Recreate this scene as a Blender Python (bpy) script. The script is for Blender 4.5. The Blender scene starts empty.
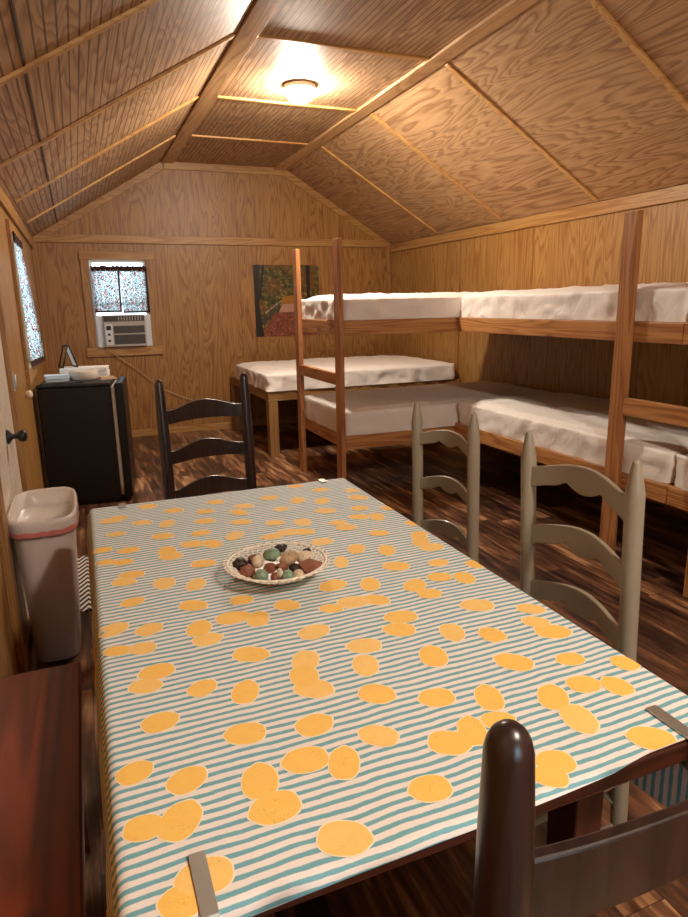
import bpy, bmesh, math, random
from mathutils import Vector, Matrix, noise
from math import sin, cos, pi, radians as R

SC = bpy.context.scene
COL = SC.collection

# ------------------------------------------------------------------ camera
F_PX, YAW, PITCH, ROLL = 646.54, 0.3807, 0.2349, -0.0190
CAM = Vector((0.3392, -7.4477, 1.40))
fwd = Vector((sin(YAW) * cos(PITCH), cos(YAW) * cos(PITCH), -sin(PITCH)))
rt = Vector((cos(YAW), -sin(YAW), 0))
up = rt.cross(fwd)
rt2 = rt * cos(ROLL) + up * sin(ROLL)
up2 = -rt * sin(ROLL) + up * cos(ROLL)
cd = bpy.data.cameras.new('camera')
cd.sensor_fit = 'VERTICAL'
cd.sensor_height = 36.0
cd.lens = F_PX / 917.0 * 36.0
cd.clip_start = 0.02
cam = bpy.data.objects.new('camera', cd)
COL.objects.link(cam)
m = Matrix((rt2, up2, -fwd)).transposed().to_4x4()
m.translation = CAM
cam.matrix_world = m
SC.camera = cam

# ------------------------------------------------------------------ world, lights, exposure
LAMP = 142.0          # ceiling lamp glass emission
LAMP_REAR = 165.0
SKY = 1.7
w = bpy.data.worlds.new('world')
SC.world = w
w.use_nodes = True
w.node_tree.nodes['Background'].inputs[0].default_value = (0.62, 0.86, 1.0, 1)
w.node_tree.nodes['Background'].inputs[1].default_value = SKY
SC.view_settings.view_transform = 'Standard'
SC.view_settings.look = 'None'
SC.view_settings.gamma = 1.0
SC.view_settings.exposure = 2.1
SC.view_settings.use_curve_mapping = False
cy = SC.cycles
cy.use_denoising = True
cy.max_bounces = 10
cy.diffuse_bounces = 6
cy.glossy_bounces = 4
cy.transmission_bounces = 6
cy.sample_clamp_indirect = 6.0
cy.caustics_reflective = False
cy.caustics_refractive = False

# ------------------------------------------------------------------ mesh helpers
class MB:
    def __init__(s):
        s.v = []; s.f = []; s.mi = []; s.sm = []
    def add(s, vs, fs, mi=0, sm=False):
        o = len(s.v)
        s.v += [tuple(p) for p in vs]
        for f in fs:
            s.f.append([o + i for i in f]); s.mi.append(mi); s.sm.append(sm)
        return s
    def box(s, x0, x1, y0, y1, z0, z1, mi=0, M=None):
        vs = [Vector((x, y, z)) for z in (z0, z1) for y in (y0, y1) for x in (x0, x1)]
        if M: vs = [M @ p for p in vs]
        return s.add(vs, [(0, 2, 3, 1), (4, 5, 7, 6), (0, 1, 5, 4), (2, 6, 7, 3), (0, 4, 6, 2), (1, 3, 7, 5)], mi)
    def hexa(s, a, b, mi=0):
        # a: four corners, b: four matching corners
        return s.add(list(a) + list(b), [(3, 2, 1, 0), (4, 5, 6, 7), (0, 1, 5, 4), (1, 2, 6, 5), (2, 3, 7, 6), (3, 0, 4, 7)], mi)
    def tube(s, pts, r, n=10, mi=0, closed=False, sq=1.0):
        pts = [Vector(p) for p in pts]
        N = len(pts); vs = []; fs = []
        ref = None
        for i, p in enumerate(pts):
            if closed: t = pts[(i + 1) % N] - pts[i - 1]
            else: t = pts[min(i + 1, N - 1)] - pts[max(i - 1, 0)]
            t.normalize()
            if ref is None:
                ref = Vector((0, 0, 1)) if abs(t.z) < .9 else Vector((1, 0, 0))
            a = (ref - t * ref.dot(t)).normalized(); ref = a
            b = t.cross(a)
            rr = r[i] if isinstance(r, (list, tuple)) else r
            for k in range(n):
                an = 2 * pi * k / n
                vs.append(p + a * (cos(an) * rr * sq) + b * (sin(an) * rr))
        for i in range(N if closed else N - 1):
            j = (i + 1) % N
            for k in range(n):
                l = (k + 1) % n
                fs.append((i * n + k, i * n + l, j * n + l, j * n + k))
        if not closed:
            fs.append(tuple(range(n))[::-1]); fs.append(tuple((N - 1) * n + k for k in range(n)))
        return s.add(vs, fs, mi, True)
    def lathe(s, prof, n=24, c=(0, 0, 0), mi=0, M=None, cap=True):
        vs = []; fs = []
        for r, z in prof:
            for k in range(n):
                p = Vector((r * cos(2 * pi * k / n), r * sin(2 * pi * k / n), z))
                if M: p = M @ p
                vs.append(p + Vector(c))
        L = len(prof)
        for i in range(L - 1):
            for k in range(n):
                l = (k + 1) % n
                fs.append((i * n + k, i * n + l, (i + 1) * n + l, (i + 1) * n + k))
        if cap:
            fs.append(tuple(range(n))[::-1]); fs.append(tuple((L - 1) * n + k for k in range(n)))
        return s.add(vs, fs, mi, True)
    def grid(s, fn, us, vs_, mi=0, flip=False, sm=True):
        P = [fn(u, v) for v in vs_ for u in us]
        nu = len(us); fs = []
        for j in range(len(vs_) - 1):
            for i in range(nu - 1):
                q = (j * nu + i, j * nu + i + 1, (j + 1) * nu + i + 1, (j + 1) * nu + i)
                fs.append(q[::-1] if flip else q)
        return s.add(P, fs, mi, sm)
    def prism(s, poly, d, mi=0):
        n = len(poly); d = Vector(d)
        P = [Vector(p) for p in poly]
        return s.add(P + [p + d for p in P], [tuple(range(n))[::-1], tuple(range(n, 2 * n))] + [(i, (i + 1) % n, n + (i + 1) % n, n + i) for i in range(n)], mi)
    def obj(s, name, mats, parent=None, loc=(0, 0, 0), rot=(0, 0, 0), bevel=0.0, seg=2, subd=0, fix=True):
        me = bpy.data.meshes.new(name)
        me.from_pydata(s.v, [], s.f)
        if not isinstance(mats, (list, tuple)): mats = [mats]
        for mt in mats: me.materials.append(mt)
        for p, mi, sm in zip(me.polygons, s.mi, s.sm):
            p.material_index = mi; p.use_smooth = sm
        if fix:
            b = bmesh.new(); b.from_mesh(me)
            bmesh.ops.recalc_face_normals(b, faces=b.faces[:])
            b.to_mesh(me); b.free()
        me.update()
        o = bpy.data.objects.new(name, me)
        COL.objects.link(o)
        o.location = loc; o.rotation_euler = rot
        if parent: o.parent = parent
        if bevel:
            md = o.modifiers.new('bevel', 'BEVEL'); md.width = bevel; md.segments = seg; md.limit_method = 'ANGLE'
            md.angle_limit = R(40)
        if subd:
            md = o.modifiers.new('sub', 'SUBSURF'); md.levels = subd; md.render_levels = subd
        return o

def ls(a, b, n): return [a + (b - a) * i / (n - 1) for i in range(n)]

def tag(o, label=None, cat=None, group=None, kind=None):
    if label: o['label'] = label
    if cat: o['category'] = cat
    if group: o['group'] = group
    if kind: o['kind'] = kind
    return o

def thing(name, label, cat, loc=(0, 0, 0), rz=0, group=None):
    o = bpy.data.objects.new(name, None)
    o.empty_display_size = 0.05
    COL.objects.link(o)
    o.location = loc; o.rotation_euler = (0, 0, rz)
    return tag(o, label, cat, group)

def struct(o): o['kind'] = 'structure'; return o

# ------------------------------------------------------------------ materials
def srgb(r, g, b):
    f = lambda c: (c / 255 / 12.92) if c / 255 <= 0.04045 else ((c / 255 + 0.055) / 1.055) ** 2.4
    return (f(r), f(g), f(b), 1)

class NT:
    def __init__(s, name):
        s.m = bpy.data.materials.new(name); s.m.use_nodes = True
        s.t = s.m.node_tree; s.t.nodes.clear()
        s.out = s.n('ShaderNodeOutputMaterial')
    def n(s, ty, **k):
        x = s.t.nodes.new(ty)
        for a, b in k.items(): setattr(x, a, b)
        return x
    def l(s, a, b): s.t.links.new(a, b)
    def put(s, inp, val):
        if hasattr(val, 'is_linked') or isinstance(val, bpy.types.NodeSocket): s.l(val, inp)
        else: inp.default_value = val
    def math(s, op, a, b=0.0, c=0.0):
        x = s.n('ShaderNodeMath', operation=op)
        s.put(x.inputs[0], a); s.put(x.inputs[1], b)
        if op in ('MULTIPLY_ADD', 'WRAP', 'SMOOTH_MIN', 'COMPARE'): s.put(x.inputs[2], c)
        return x.outputs[0]
    def co(s): return s.n('ShaderNodeTexCoord').outputs['Object']
    def map(s, v, scale=(1, 1, 1), loc=(0, 0, 0), rot=(0, 0, 0)):
        x = s.n('ShaderNodeMapping'); s.l(v, x.inputs[0])
        x.inputs['Scale'].default_value = scale; s.put(x.inputs['Location'], loc); x.inputs['Rotation'].default_value = rot
        return x.outputs[0]
    def sep(s, v):
        x = s.n('ShaderNodeSeparateXYZ'); s.l(v, x.inputs[0]); return x.outputs
    def comb(s, a, b, c):
        x = s.n('ShaderNodeCombineXYZ')
        for i, q in enumerate((a, b, c)): s.put(x.inputs[i], q)
        return x.outputs[0]
    def noise(s, v, scale=5, detail=2, rough=.5, dist=0.0):
        x = s.n('ShaderNodeTexNoise'); s.l(v, x.inputs['Vector'])
        x.inputs['Scale'].default_value = scale; x.inputs['Detail'].default_value = detail
        x.inputs['Roughness'].default_value = rough; x.inputs['Distortion'].default_value = dist
        return x.outputs['Fac']
    def ramp(s, f, stops, interp='LINEAR'):
        x = s.n('ShaderNodeValToRGB'); s.put(x.inputs[0], f)
        x.color_ramp.interpolation = interp
        e = x.color_ramp.elements
        while len(e) < len(stops): e.new(0.5)
        for i, (p, c) in enumerate(stops):
            e[i].position = p
            e[i].color = c if isinstance(c, tuple) else (c, c, c, 1)
        return x.outputs[0]
    def mix(s, f, a, b, blend='MIX'):
        x = s.n('ShaderNodeMix', data_type='RGBA', blend_type=blend)
        s.put(x.inputs[0], f); s.put(x.inputs[6], a); s.put(x.inputs[7], b)
        return x.outputs[2]
    def bsdf(s, col, rough=.5, metal=0.0, bump=None, bstr=.3, bdist=.002, **k):
        p = s.n('ShaderNodeBsdfPrincipled')
        s.put(p.inputs['Base Color'], col); s.put(p.inputs['Roughness'], rough); p.inputs['Metallic'].default_value = metal
        for a, b in k.items(): s.put(p.inputs[a.replace('_', ' ')], b)
        if bump is not None:
            b = s.n('ShaderNodeBump'); s.l(bump, b.inputs['Height'])
            b.inputs['Strength'].default_value = bstr; b.inputs['Distance'].default_value = bdist
            s.l(b.outputs[0], p.inputs['Normal'])
        s.l(p.outputs[0], s.out.inputs[0])
        return s.m

def flat(name, c, rough=.5, metal=0.0, var=.06, scale=12, **k):
    t = NT(name)
    n = t.noise(t.co(), scale, 3)
    a = tuple(x * (1 - var) for x in c[:3]) + (1,); b = tuple(min(1, x * (1 + var)) for x in c[:3]) + (1,)
    return t.bsdf(t.mix(n, a, b), rough, metal, **k)

def wood(name, light, dark, axis='z', rings=12, rscale=2.2, stretch=.10, rough=.45, sharp=.5, groove=None, panel=None, rand=False,
         knots=0.0, coat=0.0, fiber=.25, dkmix=1.0, dim=.55, spec=.5, det=2.0):
    light = tuple(c * dim for c in light[:3]) + (1,); dark = tuple(c * dim for c in dark[:3]) + (1,)
    """Plywood / lumber: contour lines of a noise field stretched along the grain."""
    t = NT(name); co = t.co()
    if rand:
        oi = t.n('ShaderNodeObjectInfo').outputs['Random']
        off = t.math('MULTIPLY', oi, 37.0)
        x = t.n('ShaderNodeVectorMath', operation='ADD'); t.l(co, x.inputs[0]); t.l(t.comb(off, off, off), x.inputs[1]); co = x.outputs[0]
    ax = 'xyz'.index(axis)
    sx = t.sep(co)
    base = co
    if panel:
        pa, pw, po = panel
        cell = t.math('FLOOR', t.math('DIVIDE', t.math('ADD', sx['xyz'.index(pa)], po), pw))
        o = t.math('MULTIPLY', cell, 5.37)
        x = t.n('ShaderNodeVectorMath', operation='ADD'); t.l(co, x.inputs[0]); t.l(t.comb(o, o, o), x.inputs[1]); base = x.outputs[0]
    sc = [1, 1, 1]; sc[ax] = stretch
    v = t.map(base, tuple(sc))
    n = t.noise(v, rscale, det, .5, .5)
    f = t.math('FRACT', t.math('MULTIPLY', n, rings * 2.0))
    band = t.ramp(f, [(0.0, 0.0), (sharp, .45), (min(.97, sharp + .25), 1.0), (1.0, 0.15)])
    sc2 = [1, 1, 1]; sc2[ax] = .03
    fib = t.noise(t.map(base, tuple(sc2)), 130, 2, .6)
    big = t.noise(t.map(base, tuple(sc)), 1.3, 1)
    mixf = t.math('MULTIPLY', band, dkmix)
    mixf = t.math('ADD', mixf, t.math('MULTIPLY', t.math('SUBTRACT', fib, .5), fiber * 2.2))
    mixf = t.math('ADD', mixf, t.math('MULTIPLY', t.math('SUBTRACT', big, .5), .5))
    x = t.n('ShaderNodeClamp'); t.l(mixf, x.inputs[0]); mixf = x.outputs[0]
    col = t.mix(mixf, light, dark)
    h = band
    if knots:
        vo = t.n('ShaderNodeTexVoronoi'); sk = [4.5, 4.5, 4.5]; sk[ax] = 2.2
        t.l(t.map(base, tuple(sk)), vo.inputs['Vector']); vo.inputs['Scale'].default_value = 1.0
        k = t.ramp(vo.outputs['Distance'], [(0.0, 1.0), (.05, .9), (.11, 0.0)])
        col = t.mix(t.math('MULTIPLY', k, knots), col, tuple(c * .35 for c in dark[:3]) + (1,))
    if panel:
        fr = t.math('FRACT', t.math('DIVIDE', t.math('ADD', sx['xyz'.index(panel[0])], panel[2]), panel[1]))
        ln = t.math('LESS_THAN', fr, .005 / panel[1])
        col = t.mix(t.math('MULTIPLY', ln, .7), col, tuple(c * .3 for c in dark[:3]) + (1,))
    if groove:
        ga, gs, gw = groove
        fr = t.math('FRACT', t.math('DIVIDE', sx['xyz'.index(ga)], gs))
        d = t.math('ABSOLUTE', t.math('SUBTRACT', fr, .5))
        g = t.math('GREATER_THAN', d, .5 - gw / gs)
        h = t.math('SUBTRACT', t.math('MULTIPLY', band, .1), g)
        col = t.mix(t.math('MULTIPLY', g, .8), col, tuple(c * .45 for c in dark[:3]) + (1,))  # shade inside the grooves put into the colour, on top of the bump
    return t.bsdf(col, rough, bump=h, bstr=.35 if groove else .12, bdist=.003 if groove else .001, Coat_Weight=coat, Coat_Roughness=.25, Specular_IOR_Level=spec)

PL, PD = srgb(203, 158, 98), srgb(160, 106, 54)
M_wall_x = wood('plywood_back', srgb(212, 156, 84), srgb(160, 96, 42), 'z', 9, 4.4, .13, .45, det=3.0, panel=('x', 1.22, 0.35), dkmix=.85, fiber=.3)
M_wall_y = wood('plywood_side', srgb(222, 170, 96), srgb(176, 112, 50), 'z', 8, 4.8, .11, .45, det=3.0, panel=('y', 1.22, 0.3), dkmix=.85, fiber=.3)
M_ceil_b = wood('beadboard_ceiling', srgb(212, 174, 132), srgb(150, 108, 74), 'y', 9, 4.0, .12, .6, groove=('x', .038, .0034), panel=('y', 2.3, .0), dkmix=.8, dim=.8, spec=.3, det=3.0)
M_ceil_p = wood('plywood_ceiling', srgb(212, 172, 126), srgb(148, 104, 68), 'y', 9, 4.2, .13, .6, panel=('y', 2.31, .03), dkmix=.8, dim=.8, spec=.3, det=3.2)
M_trim_x = wood('pine_trim_x', srgb(218, 168, 100), srgb(186, 126, 62), 'x', 5, 7, .06, .45, knots=.5, dim=.62)
M_trim_y = wood('pine_trim_y', srgb(218, 168, 100), srgb(186, 126, 62), 'y', 5, 7, .06, .45, knots=.5, dim=.62)
M_trim_z = wood('pine_trim_z', srgb(212, 160, 94), srgb(176, 116, 58), 'z', 5, 7, .06, .45, knots=.5, dim=.58)
M_batt = wood('pine_batten', srgb(226, 178, 108), srgb(194, 136, 70), 'x', 4, 8, .06, .42, dim=.8)
M_lum_x = wood('pine_lumber_x', srgb(212, 152, 92), srgb(164, 102, 54), 'x', 5, 9, .05, .45, rand=True, knots=.75, dim=.8)
M_lum_y = wood('pine_lumber_y', srgb(212, 152, 92), srgb(164, 102, 54), 'y', 5, 9, .05, .45, rand=True, knots=.75, dim=.8)
M_lum_z = wood('pine_lumber_z', srgb(204, 142, 86), srgb(156, 96, 52), 'z', 5, 9, .05, .45, rand=True, knots=.75, dim=.8)
M_lumL_x = wood('pale_pine_x', srgb(206, 160, 100), srgb(176, 122, 66), 'x', 5, 9, .05, .45, rand=True, knots=.4)
M_lumL_y = wood('pale_pine_y', srgb(206, 160, 100), srgb(176, 122, 66), 'y', 5, 9, .05, .45, rand=True, knots=.4)
M_lumL_z = wood('pale_pine_z', srgb(206, 160, 100), srgb(176, 122, 66), 'z', 5, 9, .05, .45, rand=True, knots=.4)
M_bench = wood('red_stained_pine', srgb(128, 52, 18), srgb(88, 32, 11), 'y', 5, 5, .08, .3, rand=True, knots=.8, coat=.2, dim=1.0)
M_tab_x = wood('mahogany_x', srgb(92, 42, 26), srgb(58, 24, 16), 'x', 5, 8, .06, .35, coat=.2, dim=.6)
M_tab_z = wood('mahogany_z', srgb(104, 50, 32), srgb(66, 28, 18), 'z', 5, 8, .06, .35, coat=.2, dim=.6)
M_dark = wood('dark_walnut', srgb(58, 38, 34), srgb(34, 22, 20), 'z', 4, 9, .08, .32, coat=.3, dim=.7)
M_grey = flat('grey_olive_paint', srgb(142, 131, 112), .42, var=.08, scale=9, Coat_Weight=.2)
M_fold = wood('pine_fold_board', srgb(222, 182, 132), srgb(186, 140, 92), 'y', 5, 7, .06, .5, knots=.4, dim=.9)
M_seam = flat('seam_shadow_gap', srgb(62, 38, 24), .85)  # flat dark colour for the shade inside the ceiling seam
M_deck = wood('bunk_deck_plywood', srgb(170, 118, 70), srgb(128, 80, 44), 'y', 6, 3, .12, .6)
M_black = flat('black_enamel', srgb(8, 7, 8), .36, var=.15)
M_blackmat = flat('black_plastic', srgb(16, 15, 16), .45, var=.1)
M_steel = flat('brushed_steel', srgb(184, 180, 170), .45, metal=.85, var=.04, scale=40)
M_gasket = flat('white_gasket', srgb(196, 184, 172), .5)
M_door = flat('white_door_paint', srgb(222, 208, 190), .4, var=.03)
M_white = flat('white_paper', srgb(232, 228, 222), .6, var=.03)
M_book = flat('pale_blue_paper', srgb(205, 214, 222), .3, var=.03)
M_tan = flat('tan_paper', srgb(190, 160, 130), .6)
M_cream = flat('cream_plastic', srgb(226, 206, 176), .4)
M_bin = flat('pale_plastic_bin', srgb(216, 198, 188), .38, var=.02, scale=4)
M_red = flat('red_drawstring', srgb(206, 118, 112), .4)
M_ac = flat('ac_grey_plastic', srgb(176, 168, 158), .4)
M_acd = flat('ac_dark_slots', srgb(62, 58, 54), .5)
M_alu = flat('window_aluminium', srgb(210, 212, 214), .35, metal=.3)
M_brass = flat('brass_fitting', srgb(190, 140, 60), .3, metal=1.0)
M_cord = flat('beige_cord', srgb(188, 150, 104), .5)

def mat_liner():
    t = NT('bin_liner_film')
    n = t.noise(t.map(t.co(), (1, 1, .4)), 40, 4, .6)
    t.bsdf(srgb(232, 222, 212), .16, bump=n, bstr=.5, bdist=.006, Alpha=.72, Specular_IOR_Level=.7)
    return t.m
M_liner = mat_liner()

def mat_sheet():
    t = NT('white_bed_sheet'); co = t.co()
    n = t.noise(t.map(co, (1, 1, .6), rot=(.3, .2, .5)), 7, 4, .5, 1.2)
    n = t.math('ABSOLUTE', t.math('SUBTRACT', n, .5))
    c = t.mix(t.noise(co, 3, 2), srgb(232, 222, 212), srgb(242, 236, 228))
    return t.bsdf(c, .55, bump=n, bstr=.45, bdist=.03, Sheen_Weight=.15)
M_sheet = mat_sheet()

def mat_cloth():
    t = NT('striped_tablecloth'); co = t.co(); s = t.sep(co)
    n1 = t.noise(t.map(co, (1, 1, .2)), 7, 2)
    n2 = t.noise(t.map(co, (1, 3, 1)), 60, 2)
    wob = t.math('ADD', t.math('MULTIPLY', t.math('SUBTRACT', n1, .5), .018), t.math('MULTIPLY', t.math('SUBTRACT', n2, .5), .003))
    at = t.n('ShaderNodeAttribute', attribute_name='stripe_v')
    y = t.math('ADD', t.math('ADD', at.outputs['Fac'], wob), 6.8745)
    PER = .0171
    fr = t.math('FRACT', t.math('DIVIDE', y, PER))
    st = t.ramp(fr, [(0.0, 0), (.25, 0), (.31, 1), (.69, 1), (.75, 0)])
    hem = t.math('LESS_THAN', y, -1.0)
    st = t.math('MULTIPLY', st, t.math('SUBTRACT', 1.0, hem))
    weave = t.noise(co, 420, 2)
    wh = t.mix(weave, srgb(226, 216, 208), srgb(240, 232, 226))
    te = t.mix(weave, srgb(98, 156, 168), srgb(126, 180, 188))
    c = t.mix(st, wh, te)
    p = t.bsdf(c, .75, bump=t.noise(co, 9, 3), bstr=.2, bdist=.01)
    return p
M_cloth = mat_cloth()

def mat_lemon(name, a, b):
    t = NT(name); co = t.co()
    n = t.noise(co, 60, 3, .6)
    sp = t.n('ShaderNodeTexVoronoi'); t.l(co, sp.inputs['Vector']); sp.inputs['Scale'].default_value = 260
    d = t.ramp(sp.outputs['Distance'], [(0, 1), (.22, 1), (.3, 0)])
    gate = t.ramp(t.noise(co, 34, 1), [(.55, 0), (.62, 1)])
    c = t.mix(n, a, b)
    c = t.mix(t.math('MULTIPLY', t.math('MULTIPLY', d, gate), .6), c, srgb(206, 148, 60))
    return t.bsdf(c, .7)
M_lem = mat_lemon('printed_lemon', srgb(244, 190, 84), srgb(248, 204, 106))
M_lem2 = mat_lemon('printed_pale_lemon', srgb(244, 196, 100), srgb(248, 208, 126))
M_lemedge = flat('printed_lemon_outline', srgb(244, 232, 204), .75)

def mat_floor():
    t = NT('wood_plank_floor'); co = t.co(); s = t.sep(co)
    W_, L_ = .125, 1.22
    cx = t.math('FLOOR', t.math('DIVIDE', s[0], W_))
    wn = t.n('ShaderNodeTexWhiteNoise', noise_dimensions='1D'); t.l(cx, wn.inputs['W'])
    yy = t.math('ADD', t.math('DIVIDE', s[1], L_), wn.outputs['Value'])
    cyy = t.math('FLOOR', yy)
    wn2 = t.n('ShaderNodeTexWhiteNoise', noise_dimensions='2D'); t.l(t.comb(cx, cyy, 0.0), wn2.inputs['Vector'])
    r = wn2.outputs['Value']
    o = t.math('MULTIPLY', r, 23.0)
    x = t.n('ShaderNodeVectorMath', operation='ADD'); t.l(co, x.inputs[0]); t.l(t.comb(o, o, 0.0), x.inputs[1])
    st = t.noise(t.map(x.outputs[0], (1, .10, 1)), 26, 5, .62, .4)
    big = t.noise(t.map(x.outputs[0], (1, .25, 1)), 7, 2)
    f = t.math('ADD', t.math('MULTIPLY', st, 1.0), t.math('MULTIPLY', t.math('SUBTRACT', r, .5), .22))
    f = t.math('ADD', f, t.math('MULTIPLY', t.math('SUBTRACT', big, .5), .5))
    c = t.ramp(f, [(.30, srgb(36, 21, 16)), (.45, srgb(80, 50, 35)), (.56, srgb(116, 77, 52)), (.66, srgb(166, 122, 84)), (.78, srgb(196, 154, 112))])
    fx = t.math('FRACT', t.math('DIVIDE', s[0], W_)); fy = t.math('FRACT', yy)
    g = t.math('MAXIMUM', t.math('LESS_THAN', fx, .018), t.math('LESS_THAN', fy, .0022))
    c = t.mix(t.math('MULTIPLY', g, .8), c, srgb(26, 14, 10))
    return t.bsdf(c, t.math('ADD', t.math('MULTIPLY', st, .12), .30), bump=t.math('SUBTRACT', t.math('MULTIPLY', st, .2), g), bstr=.2, bdist=.002)
M_floor = mat_floor()

def mat_lamp(name, col, e):
    t = NT(name)
    x = t.n('ShaderNodeEmission'); x.inputs[0].default_value = col; x.inputs[1].default_value = e
    t.l(x.outputs[0], t.out.inputs[0]); return t.m
LCOL = (1.0, .88, .745, 1)
M_lamp = mat_lamp('lit_lamp_glass', LCOL, LAMP)
M_lamp2 = mat_lamp('lit_lamp_glass_rear', LCOL, LAMP_REAR)

def mat_glass():
    t = NT('window_glass')
    a = t.n('ShaderNodeBsdfTransparent'); b = t.n('ShaderNodeBsdfGlossy'); b.inputs['Roughness'].default_value = .02
    mx = t.n('ShaderNodeMixShader'); mx.inputs[0].default_value = .06
    t.l(a.outputs[0], mx.inputs[1]); t.l(b.outputs[0], mx.inputs[2]); t.l(mx.outputs[0], t.out.inputs[0])
    return t.m
M_glass = mat_glass()

def mat_curtain():
    t = NT('confetti_print_curtain'); co = t.co()
    vo = t.n('ShaderNodeTexVoronoi'); t.l(co, vo.inputs['Vector']); vo.inputs['Scale'].default_value = 120
    wn = t.n('ShaderNodeTexWhiteNoise', noise_dimensions='3D'); t.l(vo.outputs['Color'], wn.inputs['Vector'])
    pal = t.ramp(wn.outputs['Value'], [(0, srgb(186, 196, 194)), (.34, srgb(160, 190, 188)), (.48, srgb(142, 52, 58)), (.66, srgb(58, 38, 42)), (.82, srgb(186, 120, 112)), (.92, srgb(90, 140, 142))], 'CONSTANT')
    d = t.n('ShaderNodeBsdfDiffuse'); tr = t.n('ShaderNodeBsdfTranslucent'); tp = t.n('ShaderNodeBsdfTransparent')
    t.l(pal, d.inputs[0]); t.l(pal, tr.inputs[0]); t.l(pal, tp.inputs[0])
    mx = t.n('ShaderNodeMixShader'); mx.inputs[0].default_value = .65
    t.l(d.outputs[0], mx.inputs[1]); t.l(tr.outputs[0], mx.inputs[2])
    m2 = t.n('ShaderNodeMixShader'); m2.inputs[0].default_value = .12
    t.l(mx.outputs[0], m2.inputs[1]); t.l(tp.outputs[0], m2.inputs[2])
    t.l(m2.outputs[0], t.out.inputs[0])
    return t.m
M_curt = mat_curtain()
M_ruffle = flat('dark_maroon_cloth', srgb(58, 30, 30), .8, var=.3, scale=60)

def mat_rug():
    t = NT('black_white_zigzag_rug'); co = t.co(); s = t.sep(co)
    zx = t.math('PINGPONG', s[0], .042)
    v = t.math('ADD', s[1], t.math('MULTIPLY', zx, 1.7))
    fr = t.math('FRACT', t.math('DIVIDE', v, .056))
    c = t.mix(t.math('GREATER_THAN', fr, .5), srgb(24, 22, 22), srgb(214, 206, 196))
    return t.bsdf(c, .9, bump=t.noise(co, 300, 2), bstr=.4)
M_rug = mat_rug()

# ------------------------------------------------------------------ room shell
W, HW, HC = 3.99, 2.09, 2.88
XL, XR = 1.331, 2.659
YF = -9.4
T = .09

def wall_with_hole(mb, ax, c0, c1, a0, a1, z0, z1, hole):
    h0, h1, hz0, hz1 = hole
    def bx(p0, p1, q0, q1):
        if ax == 'x': mb.box(p0, p1, c0, c1, q0, q1)
        else: mb.box(c0, c1, p0, p1, q0, q1)
    bx(a0, h0, z0, z1); bx(h1, a1, z0, z1); bx(h0, h1, z0, hz0); bx(h0, h1, hz1, z1)

BW = (.517, 1.082, .992, 1.892)              # back window opening x0 x1 z0 z1
LW = (-2.72, -2.15, 1.02, 1.86)              # left window opening y0 y1 z0 z1

mb = MB()
wall_with_hole(mb, 'x', 0, T, -T, W + T, 0, HW, BW)
mb.prism([(-T, 0, HW), (W + T, 0, HW), (XR, 0, HC + .06), (XL, 0, HC + .06)], (0, T, 0))
struct(mb.obj('wall_back', M_wall_x))
mb = MB(); wall_with_hole(mb, 'y', -T, 0, YF, 0, 0, HW + .05, LW); struct(mb.obj('wall_left', M_wall_y))
mb = MB(); mb.box(W, W + T, YF, 0, 0, HW + .05); struct(mb.obj('wall_right', M_wall_y))
FW = (.35, 1.45, .85, 1.90)                   # front window, behind the camera
mb = MB(); wall_with_hole(mb, 'x', YF - T, YF, -T, W + T, 0, HW, FW)
mb.prism([(-T, YF - T, HW), (W + T, YF - T, HW), (XR, YF - T, HC + .06), (XL, YF - T, HC + .06)], (0, T, 0))
struct(mb.obj('wall_front', M_wall_x))
mb = MB(); mb.box(-T, W + T, YF - T, T, -.08, 0); struct(mb.obj('floor', M_floor))
mb = MB()
def slab(x0, z0, x1, z1, mi):
    mb.hexa([(x0, YF - T, z0), (x1, YF - T, z1), (x1, T, z1), (x0, T, z0)],
            [(x0, YF - T, z0 + .07), (x1, YF - T, z1 + .07), (x1, T, z1 + .07), (x0, T, z0 + .07)], mi)
SL = (HC - HW) / XL
slab(-T, HW - SL * T, XL, HC, 0); slab(XL, HC, XR, HC, 0); slab(XR, HC, W + T, HW - SL * T, 1)
struct(mb.obj('ceiling', [M_ceil_b, M_ceil_p]))

tn = [0]
def trim(mb, mat, bevel=.002):
    tn[0] += 1
    return struct(mb.obj('trim_%d' % tn[0], mat, bevel=bevel, seg=1))

nL = Vector((SL, 0, -1)).normalized()        # into the room from the left slope
dL = Vector((XL, 0, HC - HW)).normalized()
def slope_board(y0, y1, a, b, th, left=True, mat=M_batt):
    """board lying on a slope between fractions a,b of the slope"""
    mb = MB()
    q = []
    for (t_, y) in ((a, y0), (b, y0), (b, y1), (a, y1)):
        p = Vector((XL * t_, y, HW + (HC - HW) * t_)); q.append(p)
    r = [p + nL * th for p in q]
    if not left:
        q = [Vector((W - p.x, p.y, p.z)) for p in q]; r = [Vector((W - p.x, p.y, p.z)) for p in r]
    mb.hexa(q, r)
    return trim(mb, mat)
for i in range(9):
    y = -1.17 - 1.155 * i
    if y < YF: break
    slope_board(y - .019, y + .019, .03, .985, .014, True)
    slope_board(y - .019, y + .019, .03, .985, .014, False)
    mb = MB(); mb.box(XL + .12, XR - .12, y - .019, y + .019, HC - .014, HC); trim(mb, M_batt)
# boards along the two folds, on the flat
mb = MB(); mb.box(XL, XL + .115, YF, 0, HC - .02, HC); trim(mb, M_fold)
mb = MB(); mb.box(XR - .115, XR, YF, 0, HC - .02, HC); trim(mb, M_fold)
# thin dark strip painted as the shadow gap of the left slope seam
slope_board(YF, -.02, .192, .199, .003, True, M_seam)
# eave boards on side walls
mb = MB(); mb.box(0, .02, YF, 0, HW - .095, HW - .0); trim(mb, M_trim_y)
mb = MB(); mb.box(W - .02, W, YF, 0, HW - .09, HW + .0); trim(mb, M_trim_y)
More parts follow.
